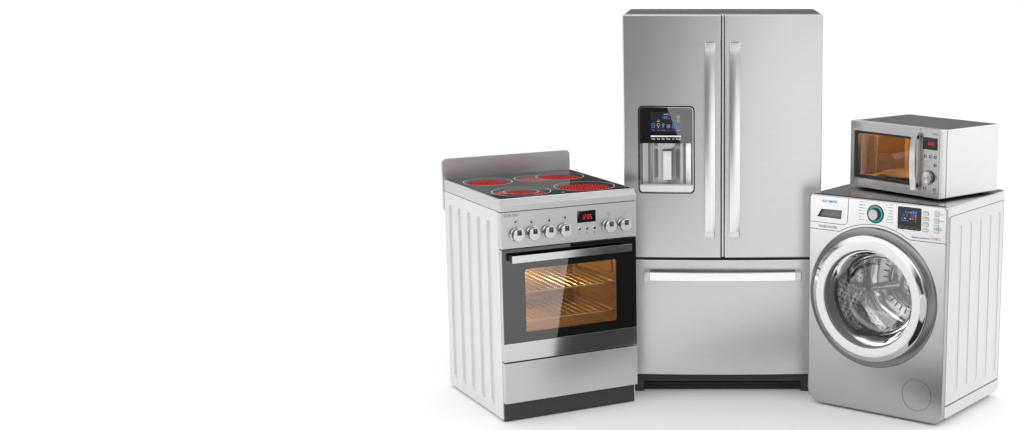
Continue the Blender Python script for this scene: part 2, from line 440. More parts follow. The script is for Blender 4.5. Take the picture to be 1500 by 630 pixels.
obj('hob_mark', bm, M['white_ink'], hob)
# backsplash
obj('backsplash', slab(rrect(-.006, SW-.006, .857, 1.101, [.004, .004, .024, .024], 6), SD+.001, SD+.014, .0015, back=True), M['splash'], st)
# control panel
cp = obj('control_panel', bbox(0, SW, 0, .035, ZP+.0015, ZS-.003, .0015), M['steel'], st)
text('lettering', 'ELECTRIC STOVE', .0141, .0782, .9283, .9383, -.0002, M['ink'], cp)
dp = obj('clock_display', bbox(.362, .453, -.0015, .002, .8718, .9253, .0008), M['black_glass'], cp)
obj('clock_digits', digits('12:05', .380, .434, .886, .907, -.0017), M['red_led'], dp)
for u in (.3712, .4078, .4445):
    b = lathe(bmesh.new(), [(.0075, 0), (.0075, -.003), (.0062, -.0042), (0, -.0042)], u, .844, 20)
    obj('button', b, M['chrome'], cp)
bm = bmesh.new()
box(bm, .440, .449, -.0005, 0, .8229, .8243); box(bm, .4438, .4452, -.0005, 0, .8190, .8282)
obj('button_mark', bm, M['ink'], cp); bm = bmesh.new(); box(bm, .3665, .3755, -.0005, 0, .8226, .8240); obj('button_mark', bm, M['ink'], cp); bm = bmesh.new()
strk(bm, circ(.4078, .8236, .0048, 16), .0009, -.0001, closed=True); strk(bm, [(.4055, .8215), (.4100, .826)], .0009, -.0001)
obj('button_mark', bm, M['ink'], cp)
KN = [.073, .1475, .223, .299, .516, .5915]
for i, u in enumerate(KN):
    kz = .847
    b = lathe(bmesh.new(), [(.0305, 0), (.0305, -.004), (.0285, -.006), (.0282, -.028), (.0275, -.0305), (.0255, -.032), (0, -.0325)], u, kz, 48)
    kn = obj('control_knob', b, [M['satin'], M['knob_side']], cp, angle=25)
    for p in kn.data.polygons:
        if p.normal.y > -.5: p.material_index = 1
    bm = bmesh.new(); box(bm, u-.0095, u+.0095, -.0345, -.031, kz+.001, kz+.0245)
    obj('knob_grip', bm, M['char'], kn)
    bm = bmesh.new(); box(bm, u-.0009, u+.0009, -.0349, -.0345, kz+.014, kz+.0235)
    obj('knob_pointer', bm, M['red_led'], kn)
    bm = bmesh.new()
    sx = u+.0005; sz = .8995
    strk(bm, rrect(sx-.0085, sx+.0085, sz-.0085, sz+.0085, .002, 2), .0008, -.0001, closed=True)
    box(bm, sx-.0006, sx+.0006, -.0005, 0, .8795, .8865)
    obj('knob_symbol', bm, M['ink_soft'], cp)
    if i < 4:
        bm = bmesh.new(); dx = (-.0045, -.004, .0035, .004)[i]; dz = (.003, -.003, -.003, .003)[i]
        box(bm, sx+dx-.0038, sx+dx+.0038, -.0006, 0, sz+dz-.0038, sz+dz+.0038); obj('knob_symbol', bm, M['black'], cp)
    elif i == 4: text('knob_symbol', '°C', sx-.005, sx+.005, sz-.004, sz+.004, -.0002, M['ink'], cp)
# body frame behind the fronts: oven cavity
CU0, CU1, CV0, CV1, CZ0, CZ1 = .055, .585, .04, .52, .362, .735
bm = bmesh.new()
def inner_box(bm, x0, x1, y0, y1, z0, z1, r=.02):
    loft(bm, [(rrect(x0, x1, z0, z1, r, 4), y0), (rrect(x0, x1, z0, z1, r, 4), y1-.02), (off(rrect(x0, x1, z0, z1, r, 4), .006), y1-.006), (off(rrect(x0, x1, z0, z1, r, 4), .018), y1)], cap0=False)
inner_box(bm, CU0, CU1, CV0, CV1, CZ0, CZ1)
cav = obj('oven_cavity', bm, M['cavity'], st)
# shelf guides embossed in the side walls, fan plate behind
for z in (.43, .565, .68):
    for (x, s) in ((CU1, -1), (CU0, 1)):
        b = tube(bmesh.new(), [(x+s*.006, .09, z), (x+s*.010, .10, z), (x+s*.010, .42, z), (x+s*.006, .43, z)], .005)
        obj('shelf_guide', b, M['cavity'], cav)
for z in (.50, .635):
    b = loft(bmesh.new(), [(rrect(.10, .42, z-.035, z+.035, .03, 5), CU1-.001), (off(rrect(.10, .42, z-.035, z+.035, .03, 5), .006), CU1-.006)], 'X')
    obj('wall_embossing', b, M['cavity'], cav)
b = slab(rrect(.16, .48, .42, .68, .03, 6), CV1-.012, CV1-.002, .003); obj('fan_plate', b, M['cavity'], cav)
b = tube(bmesh.new(), [(CU1-.02, CV1-.03, .40), (CU1-.02, CV1-.03, .72)], .005); obj('shelf_rail', b, M['rack'], cav)
for zr in (.5715, .4405):
    bm = bmesh.new()
    tube(bm, [(CU0+.012, .055, zr), (CU1-.012, .055, zr), (CU1-.012, .46, zr), (CU0+.012, .46, zr)], .0025, 6, True)
    for i in range(15):
        x = CU0+.03+i*(CU1-CU0-.06)/14
        tube(bm, [(x, .055, zr+.003), (x, .46, zr+.003)], .0015, 6)
    tube(bm, [(CU0+.012, .25, zr-.003), (CU1-.012, .25, zr-.003)], .002, 6)
    obj('wire_rack', bm, M['rack'], cav)
b = lathe(bmesh.new(), [(0, .712), (.014, .716), (.02, .725), (.02, .734)], .14, .40, 20, 'Z'); obj('oven_bulb', b, M['lamp_glass'], cav)
def point(name, loc, power, col, parent, r=.02):
    l = bpy.data.lights.new(name, 'POINT'); l.energy = power; l.color = col; l.shadow_soft_size = r
    o = bpy.data.objects.new(name, l); COL.objects.link(o); o.location = loc; o.parent = parent
point('oven_light', (.23, .43, .65), 4.6, (1, .66, .22), st)
# insulating frame round the cavity (so light does not leak)
obj('front_frame', holed(rrect(.018, SW-.018, ZB+.002, ZP+.02, .001, 1), [rrect(CU0-.002, CU1+.002, CZ0-.002, CZ1+.002, .02, 5)], .034, .05, .001), M['char'], st)
# oven door: black glass with see-through window, polished band below
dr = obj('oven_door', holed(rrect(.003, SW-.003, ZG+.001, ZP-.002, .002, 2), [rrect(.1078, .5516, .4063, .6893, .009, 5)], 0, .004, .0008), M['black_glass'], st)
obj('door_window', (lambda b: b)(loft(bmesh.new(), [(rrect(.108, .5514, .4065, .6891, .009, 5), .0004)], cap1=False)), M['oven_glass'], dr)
obj('door_frame', holed(rrect(.002, SW-.002, ZB+.002, ZP-.003, .002, 2), [rrect(.085, .575, .385, .712, .01, 4)], .0045, .030, 0), M['steel'], dr)
obj('door_band', bbox(.002, SW-.002, 0, .0045, ZB+.002, ZG, .0008), M['band'], dr)
hd = obj('door_handle', bbox(.0327, .612, -.040, -.028, .728, .7605, .0008), M['band'], dr)
for u in (.045, .60): obj('handle_mount', bbox(u-.012, u+.012, -.028, 0, .734, .755, .001), M['char'], hd)
dw = obj('storage_drawer', bbox(.0015, SW-.0015, .0, .03, ZD, ZB-.004, .0015), M['steel'], st)
obj('base_frame', bbox(.02, SW-.02, .04, .6, .012, ZD+.12, .001), M['char'], st)

# ================================================================== REFRIGERATOR
FW, FD, FH = .455, .6813, 1.7738
fr = empty('refrigerator', (0, 0, 0), 0, 'tall stainless steel french door refrigerator with water dispenser and bottom freezer drawer', 'refrigerator')
CB = .018
def fy(x): return -CB*(1-(x/FW)**2)
def curved(x0, x1, z0, z1, yb, bev=.005, n=24):
    """door slab whose front follows the gentle bow of the whole front"""
    bm = bmesh.new()
    pts = [(x0+(x1-x0)*i/n, fy(x0+(x1-x0)*i/n)) for i in range(n+1)]+[(x1, yb), (x0, yb)]
    loft(bm, [(pts, z0), (pts, z1)], 'Z')
    bevel_sharp(bm, bev, 3, 40)
    return bm
obj('cabinet', bbox(-FW+.002, FW-.002, .098, FD, .05, FH-.0005, .004), M['fridge_case'], fr)
obj('hinge_cover', bbox(-FW+.01, FW-.01, .07, .099, FH-.012, FH-.002, .002), M['grey'], fr)
dl = obj('door', curved(-FW, -.0085, .6565, FH, .095), M['fridge'], fr)
boolean(dl, loft(bmesh.new(), [(rrect(-.384, -.133, .9635, 1.359, .018, 6), -.1), (rrect(-.384, -.133, .9635, 1.359, .018, 6), .088)]))
drr = obj('door', curved(.0085, FW, .6565, FH, .095), M['fridge'], fr)
obj('mullion', bbox(-.0045, .0045, -.008, .09, .66, FH-.003, .002), M['satin'], fr)
obj('gap_liner', bbox(-.012, .012, .02, .097, .66, FH-.006, 0), M['black'], fr)
fz = obj('freezer_drawer', curved(-FW, FW, .0935, .6465, .095), M['fridge'], fr)
obj('drawer_gasket', bbox(-FW+.008, FW-.008, .015, .097, .642, .66, 0), M['char'], fr)
# handles
def vhandle(x0, x1, z0, z1, par):
    bm = bmesh.new(); n = 28; loops = []
    for i in range(n+1):
        t = -1+2*i/n; z = (z0+z1)/2+(z1-z0)/2*t
        yo = -.032-.036*(1-t*t)**.8; th = .016
        w2 = (x1-x0)/2; xc = (x0+x1)/2; sec = []
        for k in range(9):                          # gently crowned face
            s = -1+k/4; sec.append((xc+w2*s, yo+.0025*s*s))
        sec += [(x1, yo+th), (x0, yo+th)]
        loops.append((sec, z))
    loft(bm, loops, 'Z')
    h = obj('door_handle', bm, M['fhandle'], par, angle=50)
    for za in (z0+.012, z1-.012): obj('handle_mount', bbox(x0+.004, x1-.004, -.04, fy(x0)-.0005, za-.012, za+.012, .002), M['satin'], h)
vhandle(-.0801, -.0349, .758, 1.650, dl); vhandle(.0329, .0787, .758, 1.650, drr)
bm = bmesh.new(); loops = []
for i in range(33):
    x = -.345+.69*i/32; y = -.046-CB*(1-(x/.37)**2)*1.2
    loops.append(([(y+.014, .5545), (y+.002, .5545), (y, .5565), (y, .5930), (y+.002, .595), (y+.014, .595)], x))
loft(bm, loops, 'X')
h = obj('drawer_handle', bm, M['chrome'], fz, angle=20)
for s in (-1, 1): obj('handle_mount', bbox(min(s*.366, s*.338), max(s*.366, s*.338), -.058, fy(.35)-.0005, .551, .597, .004), M['steel'], h)
# plinth: dark base with louvred grille between two feet
gr = obj('base_plinth', bbox(-FW+.004, FW-.004, .035, .09, .049, .0915, .001), M['char'], fr)
for s in (-1, 1): obj('foot', bbox(min(s*.45, s*.372), max(s*.45, s*.372), .033, .12, .001, .0495, .001), M['char'], fr)
gl = obj('grille', bbox(-.3715, .3715, .065, .09, .004, .0485, 0), M['grille'], fr)
for i in range(6):
    z = .008+i*.0068; obj('louvre', bbox(-.371, .371, .055, .066, z, z+.003, .0006), M['char'], gl)
obj('underside', bbox(-.44, .44, .12, FD-.02, .02, .06, 0), M['black'], fr)
# dispenser
def shift(bm):
    for v in bm.verts: v.co.y += fy(v.co.x)
    return bm
def sub(bm, name, m, par, angle=38):
    for i in range(12):
        bmesh.ops.bisect_plane(bm, geom=bm.verts[:]+bm.edges[:]+bm.faces[:], plane_co=(-.38+.0205*i, 0, 0), plane_no=(1, 0, 0))
    finish(bm, angle); return obj(name, shift(bm), m, par, fin=False)
ds = sub(holed(rrect(-.3886, -.1284, .9585, 1.3635, .021, 8), [rrect(-.3826, -.1344, .9645, 1.3575, .017, 8)], -.003, .004, .001), 'water_dispenser', M['black'], dl)
sub(holed(rrect(-.3826, -.1344, .9645, 1.3575, .017, 8), [rrect(-.3800, -.1370, .9672, 1.3548, .015, 8)], -.0024, .01, .0006), 'dispenser_trim', M['chrome'], ds)
pn = sub(slab(rrect(-.3811, -.1359, 1.1915, 1.3559, [.001, .001, .016, .016], 6), -.0015, .03, .0008), 'dispenser_panel', M['fridge_glass'], ds)
def dy(x): return fy(x)-.0019
M['lcd'] = mat('dispenser_lcd', (.02, .02, .021), .02, 0, ior=2.3)
b = slab(rrect(-.3289, -.1905, 1.2441, 1.3342, .0005, 1), -.0019, -.001, .0002); lc = sub(b, 'display_screen', M['lcd'], pn)
# icons on the screen
def dy2(x): return fy(x)-.0021
def icon(strokes, m, par, y):
    """one printed or lit symbol: a list of (points, width, closed)"""
    bm = bmesh.new()
    for pts, wd, cl in strokes: strk(bm, pts, wd, y, closed=cl)
    return obj('screen_icon', bm, m, par)
BL, GR = M['blue_led'], M['grey_led']
for x in (-.3175, -.2029): icon([(rrect(x-.0062, x+.0062, 1.2635, 1.283, .003, 3), .0022, True), ([(x-.004, 1.275), (x+.004, 1.275)], .0018, False)], BL, lc, dy2)
x = -.272; icon([([(x, 1.2640), (x, 1.2810)], .0060, False), ([(x-.006, 1.276), (x, 1.2835), (x+.006, 1.276)], .003, False)], BL, lc, dy2)
x = -.2252; icon([(rrect(x-.0058, x+.0058, 1.2635, 1.2735, .001, 2), .0026, True), ([(x-.004, 1.2735), (x-.004, 1.281), (x, 1.2845), (x+.004, 1.281), (x+.004, 1.2735)], .0018, False)], BL, lc, dy2)
for x, wd in ((-.3175, .009), (-.2943, .009), (-.272, .019), (-.2485, .004), (-.2252, .003)): icon([([(x-wd/2, 1.2520), (x+wd/2, 1.2520)], .003, False)], BL, lc, dy2)
icon([([(-.299, 1.298), (-.289, 1.298)], .0036, False)], BL, lc, dy2)
icon([([(-.2305, 1.299), (-.2205, 1.299)], .003, False), ([(-.228, 1.2955), (-.223, 1.2955), (-.2255, 1.2915)], .002, False)], BL, lc, dy2)
icon([([(-.248, 1.319), (-.244, 1.319)], .004, False)], BL, lc, dy2)
x = -.2943
icon([([(x-.0015, 1.2635), (x-.0015, 1.271), (x-.006, 1.273), (x-.006, 1.280), (x, 1.284), (x+.006, 1.280), (x+.006, 1.273), (x+.0015, 1.271), (x+.0015, 1.2635)], .0018, False)], GR, lc, dy2)
x = -.2485
icon([(rrect(x-.0062, x+.0062, 1.2640, 1.277, .001, 2), .0016, True), ([(x-.003, 1.2705), (x+.003, 1.2705)], .003, False)], GR, lc, dy2)
x = -.2029
icon([(rrect(x-.0045, x+.0045, 1.308, 1.318, .001, 2), .0018, True), ([(x-.003, 1.313), (x+.003, 1.313)], .0022, False)], GR, lc, dy2)
icon([([(x-.006, 1.2995), (x+.006, 1.2995)], .002, False), ([(x-.005, 1.296), (x-.003, 1.290), (x+.003, 1.290), (x+.005, 1.296)], .0018, False)], GR, lc, dy2)
for a, b_, z, wd in ((-.2089, -.1969, 1.2520, .0026), (-.301, -.2875, 1.2925, .0026), (-.270, -.248, 1.3255, .0028), (-.277, -.273, 1.311, .0018), (-.2475, -.244, 1.306, .003)):
    icon([([(a, z), (b_, z)], wd, False)], GR, lc, dy2)
obj('screen_digits', shift(digits('00', -.2705, -.2520, 1.3045, 1.3185, -.0021, t=.0028)), M['blue_led'], lc)
bm = bmesh.new(); strk(bm, [(-.3298, 1.2243), (-.26, 1.2243), (-.1906, 1.2243)], .0062, dy); obj('slot_light', bm, M['white_led'], pn)
for s, x0, x1 in (('Water', -.327, -.309), ('Ice', -.300, -.288), ('Filter', -.279, -.266), ('Freezer', -.258, -.240), ('Lock', -.231, -.221), ('Reset', -.214, -.190)):
    text('lettering', s, x0, x1, 1.2085, 1.2165, lambda x: dy(x)-.0001, M['white_led'], pn)
# recess of the dispenser
bm = bmesh.new()
prof = [(-.3811, 0), (-.3800, .02), (-.3700, .055), (-.345, .066), (-.335, .055), (-.322, .052), (-.30, .068), (-.2585, .072), (-.217, .068), (-.195, .052), (-.182, .055), (-.172, .066), (-.147, .055), (-.1370, .02), (-.1359, 0)]
rows = [[bm.verts.new((x, y, z)) for x, y in prof] for z in (.966, 1.1915)]
for i in range(len(prof)-1): bm.faces.new((rows[0][i], rows[0][i+1], rows[1][i+1], rows[1][i]))
sub(bm, 'recess_wall', M['recess'], ds, angle=50)
sub(slab(rrect(-.3811, -.1359, .966, .9950, [.016, .016, .001, .001], 6), -.0015, .062, .001), 'drip_tray', M['whitering'], ds)
b = loft(bmesh.new(), [([(-.302, 1.1915), (-.215, 1.1915), (-.230, 1.170), (-.240, 1.166), (-.277, 1.166), (-.287, 1.170)][::-1], .008), ([(-.302, 1.1915), (-.215, 1.1915), (-.230, 1.170), (-.240, 1.166), (-.277, 1.166), (-.287, 1.170)][::-1], .05)])
sub(b, 'water_nozzle', M['satin'], ds)
sub(slab(rrect(-.2765, -.2360, 1.018, 1.152, .001, 2), .030, .045, .002), 'dispenser_lever', M['whitering'], ds)

# ================================================================== WASHING MACHINE
WW, WD, WT = .6893, .6037, .9804
wm = empty('washing_machine', (.3931, -.1436, 0), -.60591, 'silver front loading washing machine with round porthole door and blue automatic lettering', 'washing machine')
PC = (.331, .540)
outl = rrect(0, WW, .011, WT-.001, [.072, .045, .016, .016], 10)
body = loft(bmesh.new(), [(off(outl, .0015), .030), (outl, .0315), (outl, WD-.03)])
hole = circ(*PC, .2235, 96)
outl2 = rrect(.0, WW-.001, .010, WT, [.072, .045, .016, .016], 10)
rec = [(.0404, .8799), (.1657, .8786), (.1699, .9187), (.0627, .9164)]
# side and back shells (open at the front for the drum)
bm = bmesh.new()
fo = rrect(.002, WW-.003, .013, .9372, [.072, .045, .001, .001], 10)
loft(bm, [(fo, .026), (fo, WD-.012)], cap0=False)
obj('cabinet', bm, M['lit_steel'], wm, angle=50)
# right-hand pressed side sheet
WV = [.128, .228, .328, .429, .529]
for xf, xb in ((WW+.0005, WW-.004),):
    sh = holed(rrect(.029, .577, .0915, .9360, .001, 1), slots(WV, .136, .887, .034), xf, xb, bev=.0005, ax='X', hw=xf-.0036, slope=.0015, floor=True)
    obj('side_sheet', sh, M['lit_steel'], wm)
sh = holed(rrect(.029, .577, .0915, .9360, .001, 1), slots(WV, .136, .887, .034), .0, .004, bev=.0005, ax='X', hw=.0035, slope=.004, floor=True)
obj('side_sheet', sh, M['lit_steel'], wm)
for (y0, y1, z0, z1) in ((.029, .577, .9362, .9388), (.029, .577, .0890, .0914), (.5772, .5795, .0890, .9388)):
    obj('side_seam', bbox(WW-.004, WW+.0002, y0, y1, z0, z1, 0), M['seam'], wm)
obj('lower_skirt', slab(rrect(.029, .575, .030, .0888, [.02, .02, .001, .001], 5), WW, WW-.02, .004, 'X'), M['lit_steel'], wm)
# worktop
tp = bmesh.new()
loft(tp, [(off(rrect(.0, WW+.001, .004, WD, [.004, .010, .03, .03], 5), .006), WT), (off(rrect(.0, WW+.001, .004, WD, [.004, .010, .03, .03], 5), .002), WT-.002), (rrect(.0, WW+.001, .004, WD, [.004, .010, .03, .03], 5), WT-.007), (rrect(.0, WW+.001, .004, WD, [.004, .010, .03, .03], 5), .9390)], 'Z')
for f in tp.faces: f.material_index = 0
wt = obj('worktop', tp, [M['shaded_top'], M['lit_steel']], wm)
for p in wt.data.polygons:
    if abs(p.normal.z) < .5: p.material_index = 1
# front panel with porthole and detergent drawer recess
def toe(z): return -.003*max(0, (.36-z)/.36)**2          # slight forward flare, shaped to darken the lower front's reflection
bm = holed(outl2, [hole, rec], 0, .029, .006, hw=.018)
for i in range(12):
    bmesh.ops.bisect_plane(bm, geom=bm.verts[:]+bm.edges[:]+bm.faces[:], plane_co=(0, 0, .03+.03*i), plane_no=(0, 0, 1))
for v in bm.verts: v.co.y += toe(v.co.z)*(1 if v.co.y < .012 else 0)
fp = obj('front_panel', bm, M['steel_v'], wm)
bm = bmesh.new(); bm.faces.new([bm.verts.new((x, .017, z)) for x, z in rec]); obj('drawer_recess', bm, M['grey'], fp)
def arc(a0, a1, r, n=30): return [(PC[0]+r*math.cos(math.radians(a0+(a1-a0)*i/n)), PC[1]+r*math.sin(math.radians(a0+(a1-a0)*i/n))) for i in range(n+1)]
# seams of the control panel and detergent drawer
lin = [(.0005, .8228), (.160, .8224)]+arc(118.5, 60.5, .331)[0:]+[(.5108, .8222), (WW-.001, .822)]
obj('panel_seam', ribbon(lin, .0024, 0), M['seam'], fp)
lin = [(.0005, .8550), (.176, .8545), (.186, .8565), (.194, .863), (.198, .8735), (.2035, .978)]
obj('drawer_seam', ribbon(lin, .0022, 0), M['seam'], fp)
bm = ribbon(circ(.5635, .1287, .0715, 48), .0013, -.0003, closed=True)
for v in bm.verts: v.co.y += toe(v.co.z)
obj('filter_cover', bm, M['seam'], fp)
text('lettering', 'AUTOMATIC', .0660, .1457, .9478, .9598, -.0002, M['blue_ink'], fp, weight=.025)
text('lettering', 'WASHING MACHINE', .0490, .1444, .8320, .8440, -.0002, M['ink_soft'], fp)
text('lettering', 'Super', .5190, .5480, .8310, .8405, -.0002, M['ink'], fp, weight=.02)
text('lettering', 'Eco', .5487, .5685, .8325, .8408, -.0002, M['cyan_ink'], fp, weight=.03)
text('lettering', 'System', .5690, .6072, .8310, .8405, -.0002, M['ink'], fp, weight=.01)
text('lettering', '10.0KG', .6140, .6570, .8328, .8445, -.0002, M['red_ink'], fp)
# programme dial
dial = obj('programme_dial', lathe(bmesh.new(), [(.0418, 0), (.0418, -.002), (.0405, -.0035), (.0370, -.0035), (.0365, -.002), (.0255, -.0015), (0, -.0015)], .339, .9195, 64), M['black'], fp)
obj('dial_ring', lathe(bmesh.new(), [(.0366, -.0018), (.033, -.0042), (.0285, -.0030), (.027, -.0012)], .339, .9195, 64), M['cyan'], dial)
obj('dial_knob', lathe(bmesh.new(), [(.0262, -.001), (.0262, -.012), (.0245, -.022), (.0235, -.0245), (.0225, -.0237), (0, -.0235)], .339, .9195, 48), [M['knob_side'], mat('dial_cap', (.36, .36, .363), .35, 1)], dial, angle=20)
for p in bpy.data.objects['dial_knob'].data.polygons:
    if p.normal.y < -.9: p.material_index = 1
bm = bmesh.new(); box(bm, .3368, .3390, -.0050, -.003, .9505, .9615); obj('dial_pointer', bm, M['red_led'], dial)
LT = ['Super Eco Wash', 'Outdoor Care', 'Delicates', 'Wool', 'Hand Wash', 'Spin', 'Rinse Spin']
RT = ['Cotton', 'Synthetics', 'Denim', 'Bedding', 'Dark Wash', 'Daily Wash', 'Quick Wash']
for i in range(7):
    z = .9680-i*.01325
    wd = (.038, .030, .031, .012, .026, .010, .026)[i]
    text('lettering', LT[i], .2568, .2568+wd, z-.0026, z+.0026, -.0002, M['ink_soft'], fp)
    ex = (.332, .315, .304, .295, .294, .296, .304)[i]
    obj('leader_line', ribbon([(.2568+wd+.006, z), (ex, z)], .0008, 0, .0003), M['ink_soft'], fp)
    wd = (.016, .024, .016, .020, .024, .024, .032)[i]; x1 = .4255
    text('lettering', RT[i], x1-wd, x1, z-.0026, z+.0026, -.0002, M['ink_soft'], fp)
    sx = (.350, .370, .383, .386, .386, .384, .371)[i]
    obj('leader_line', ribbon([(sx, z), (x1-wd-.004, z)], .0008, 0, .0003), M['ink_soft'], fp)
# display
M['wm_screen'] = mat('washer_screen', (.010, .010, .011), .12, 0, ior=1.3)
ws = obj('display_panel', slab(rrect(.4500, .5640, .8660, .9660, .006, 5), -.0025, 0, .0012), M['wm_screen'], fp)
Y = -.0026
def rects(name, rs, m, par, y):
    for q_ in rs: obj(name, quads(bmesh.new(), [q_], y), m, par)
rects('screen_icon', [(.4866, .4945, .9405, .9462), (.4990, .5070, .9408, .9464), (.5230, .5318, .9380, .9515), (.5350, .5430, .9385, .9500), (.4700, .4755, .9138, .9175), (.5350, .5398, .9025, .9080), (.4700, .4830, .9045, .9078), (.485, .492, .9045, .9078), (.4945, .5050, .9040, .9073)], M['blue_led'], ws, Y)
obj('screen_digits', digits('30 5', .4700, .5000, .9215, .9345, Y), M['blue_led'], ws)
obj('screen_digits', digits('1400', .5060, .5345, .9215, .9345, Y), M['blue_led'], ws)
rects('screen_icon', [(.5112, .5188, .9398, .9462), (.5362, .5418, .9285, .9345), (.5362, .5415, .9220, .9262), (.5230, .5285, .9135, .9185), (.5355, .5415, .9140, .9172)], mat('screen_red', (.1, 0, 0), .5, emit=(.9, .16, .14), estr=.9), ws, Y)
rects('screen_icon', [(.4835, .4900, .9135, .9180), (.5095, .5160, .9135, .9180)], M['yellow_led'], ws, Y)
bm = bmesh.new(); quads(bm, [(.4502, .5638, .8795, .8803)]+[(.4545+i*.028, .4725+i*.028, .8715, .8735) for i in range(4)], Y); obj('screen_marks', bm, M['grey'], ws)
bm = bmesh.new(); quads(bm, [(.4745, .4800, .8592, .8622), (.482, .488, .8602, .861)], 0); quads(bm, [(.523, .537, .8600, .8612)], 0); obj('panel_marks', bm, M['ink_soft'], fp)
# push buttons
def push(x0, x1, z0, z1, r):
    b = slab(rrect(x0, x1, z0, z1, r, 5), -.003, 0, .0015); o_ = obj('button', b, M['button'], fp)
    bm = bmesh.new(); strk(bm, rrect(x0-.0006, x1+.0006, z0-.0006, z1+.0006, r, 5), .0010, 0, .0005, closed=True); obj('button_outline', bm, M['ink_soft'], o_)
    return o_
for i, s in enumerate(('Pre Wash', 'Rinse Hold', 'Quick Wash', 'Temp')):
    z = .9443-i*.0242; b = push(.5715, .5992, z-.0055, z+.0055, .003)
    text('lettering', s, .5725, .5725+(.024, .025, .027, .022)[i], z+.0075, z+.0128, -.0002, M['ink_soft'], fp)
    if i == 0:
        bm = bmesh.new(); quads(bm, [(.5735, .5765, z-.0015, z+.0015)], -.003); obj('indicator', bm, M['red_led'], b)
b1 = push(.6280, .6492, .9378, .9592, .004); b2 = push(.6280, .6492, .9080, .9295, .004); b3 = push(.6265, .6490, .8655, .9005, .004)
bm = bmesh.new(); strk(bm, circ(.6384, .9485, .0048, 16), .0012, -.0030, closed=True); obj('button_symbol', bm, M['ink_soft'], b1)
bm = bmesh.new(); strk(bm, [(.6384+(.0062 if i % 2 == 0 else .0028)*math.sin(i*PI/5), .9187+(.0062 if i % 2 == 0 else .0028)*math.cos(i*PI/5)) for i in range(10)], .0012, -.0030, closed=True); obj('button_symbol', bm, M['ink_soft'], b2)
bm = bmesh.new(); strk(bm, [(.631, .8775), (.631, .8885), (.6385, .883)], .0014, -.0030, closed=True); quads(bm, [(.6402, .6418, .8775, .8885), (.6436, .6452, .8775, .8885)], -.003); obj('button_symbol', bm, M['ink'], b3)
for s, x1, z in (('Power', .670, .9485), ('My Cycle', .674, .9187), ('Start', .664, .8870), ('Pause', .664, .8800)):
    text('lettering', s, .6530, x1, z-.0024, z+.0024, -.0002, M['ink_soft'], fp)
# porthole door
do = obj('porthole_door', lathe(bmesh.new(), [(.3200, 0), (.3185, -.006), (.3120, -.012), (.3000, -.016), (.2900, -.019), (.2880, -.022)], *PC, 128), mat('door_rim_grey', (.24, .24, .244), .32, .85), wm)
obj('chrome_bezel', lathe(bmesh.new(), [(.2880, -.0215), (.2870, -.032), (.2840, -.036), (.2790, -.038), (.2650, -.046), (.2628, -.048)], *PC, 128), M['bezel'], do)
obj('door_ring', lathe(bmesh.new(), [(.2628, -.0478), (.2610, -.0500), (.2560, -.0515), (.2300, -.0505), (.2240, -.0490), (.2225, -.045)], *PC, 128), M['whitering'], do)
obj('inner_rim', lathe(bmesh.new(), [(.2226, -.0455), (.2205, -.044), (.2175, -.030), (.2160, -.010), (.214, .015), (.213, .03)], *PC, 96), M['grey'], do)
# glass bowl bulging into the drum
bp = [(.2178, -.034), (.212, -.028), (.208, -.010), (.200, .03), (.190, .062), (.178, .082), (.160, .094), (.12, .102), (.06, .106), (0, .107)]
gbw = obj('glass_bowl', lathe(bmesh.new(), bp, *PC, 96), [M['bowl_side'], M['door_bowl']], do, angle=60)
for p in gbw.data.polygons:
    if (p.center.x-PC[0])**2+(p.center.z-PC[1])**2 < .18**2: p.material_index = 1
gk = obj('rubber_gasket', lathe(bmesh.new(), [(.2235, .018), (.232, .030), (.225, .045), (.236, .060), (.222, .075), (.232, .092), (.244, .10)], *PC, 96), M['gasket'], wm, angle=60)
# drum: perforated wall, ribs, dished back with radial pressings and hub
DC = (PC[0], PC[1]); DR = .246
bm = bmesh.new(); lathe(bm, [(.236, .095), (.246, .10), (.247, .12), (.247, .40), (.235, .425), (.20, .435), (.135, .43), (.125, .42), (.085, .405), (.05, .40), (.03, .385), (0, .38)], *DC, 96)
nt = M['drum'].node_tree; t = N(nt, 'ShaderNodeTexCoord'); nz = N(nt, 'ShaderNodeTexNoise'); nz.inputs['Scale'].default_value = 7.5; nz.inputs['Detail'].default_value = 0; nz.inputs['Distortion'].default_value = .8
bp_ = N(nt, 'ShaderNodeBump'); bp_.inputs['Strength'].default_value = .55; bp_.inputs['Distance'].default_value = .03      # pressed waves of the drum sheet
nt.links.new(t.outputs['Object'], nz.inputs['Vector']); nt.links.new(nz.outputs[0], bp_.inputs['Height']); nt.links.new(bp_.outputs[0], nt.nodes['Principled BSDF'].inputs['Normal'])
dm = obj('drum', bm, M['drum'], wm, angle=50)
for k in range(3):
    a = math.radians(20+120*k); bm = bmesh.new(); loops = []
    for i in range(9):
        t = i/8; y = .12+.28*t; hh = .055*math.sin(PI*(.15+.7*t)); ww = .035*(.6+.4*math.sin(PI*t))
        sec = []
        for s in range(7):
            f = -1+s/3; rr = DR-hh*(1-f*f)-.0; aa = a+f*ww/DR*1.2; sec.append((DC[0]+rr*math.cos(aa), DC[1]+rr*math.sin(aa)))
        rr = DR+.003
        sec += [(DC[0]+rr*math.cos(a+ww/DR*1.2), DC[1]+rr*math.sin(a+ww/DR*1.2)), (DC[0]+rr*math.cos(a-ww/DR*1.2), DC[1]+rr*math.sin(a-ww/DR*1.2))]
        loops.append((sec, y))
    loft(bm, loops); obj('drum_paddle', bm, M['drum'], dm, angle=50)
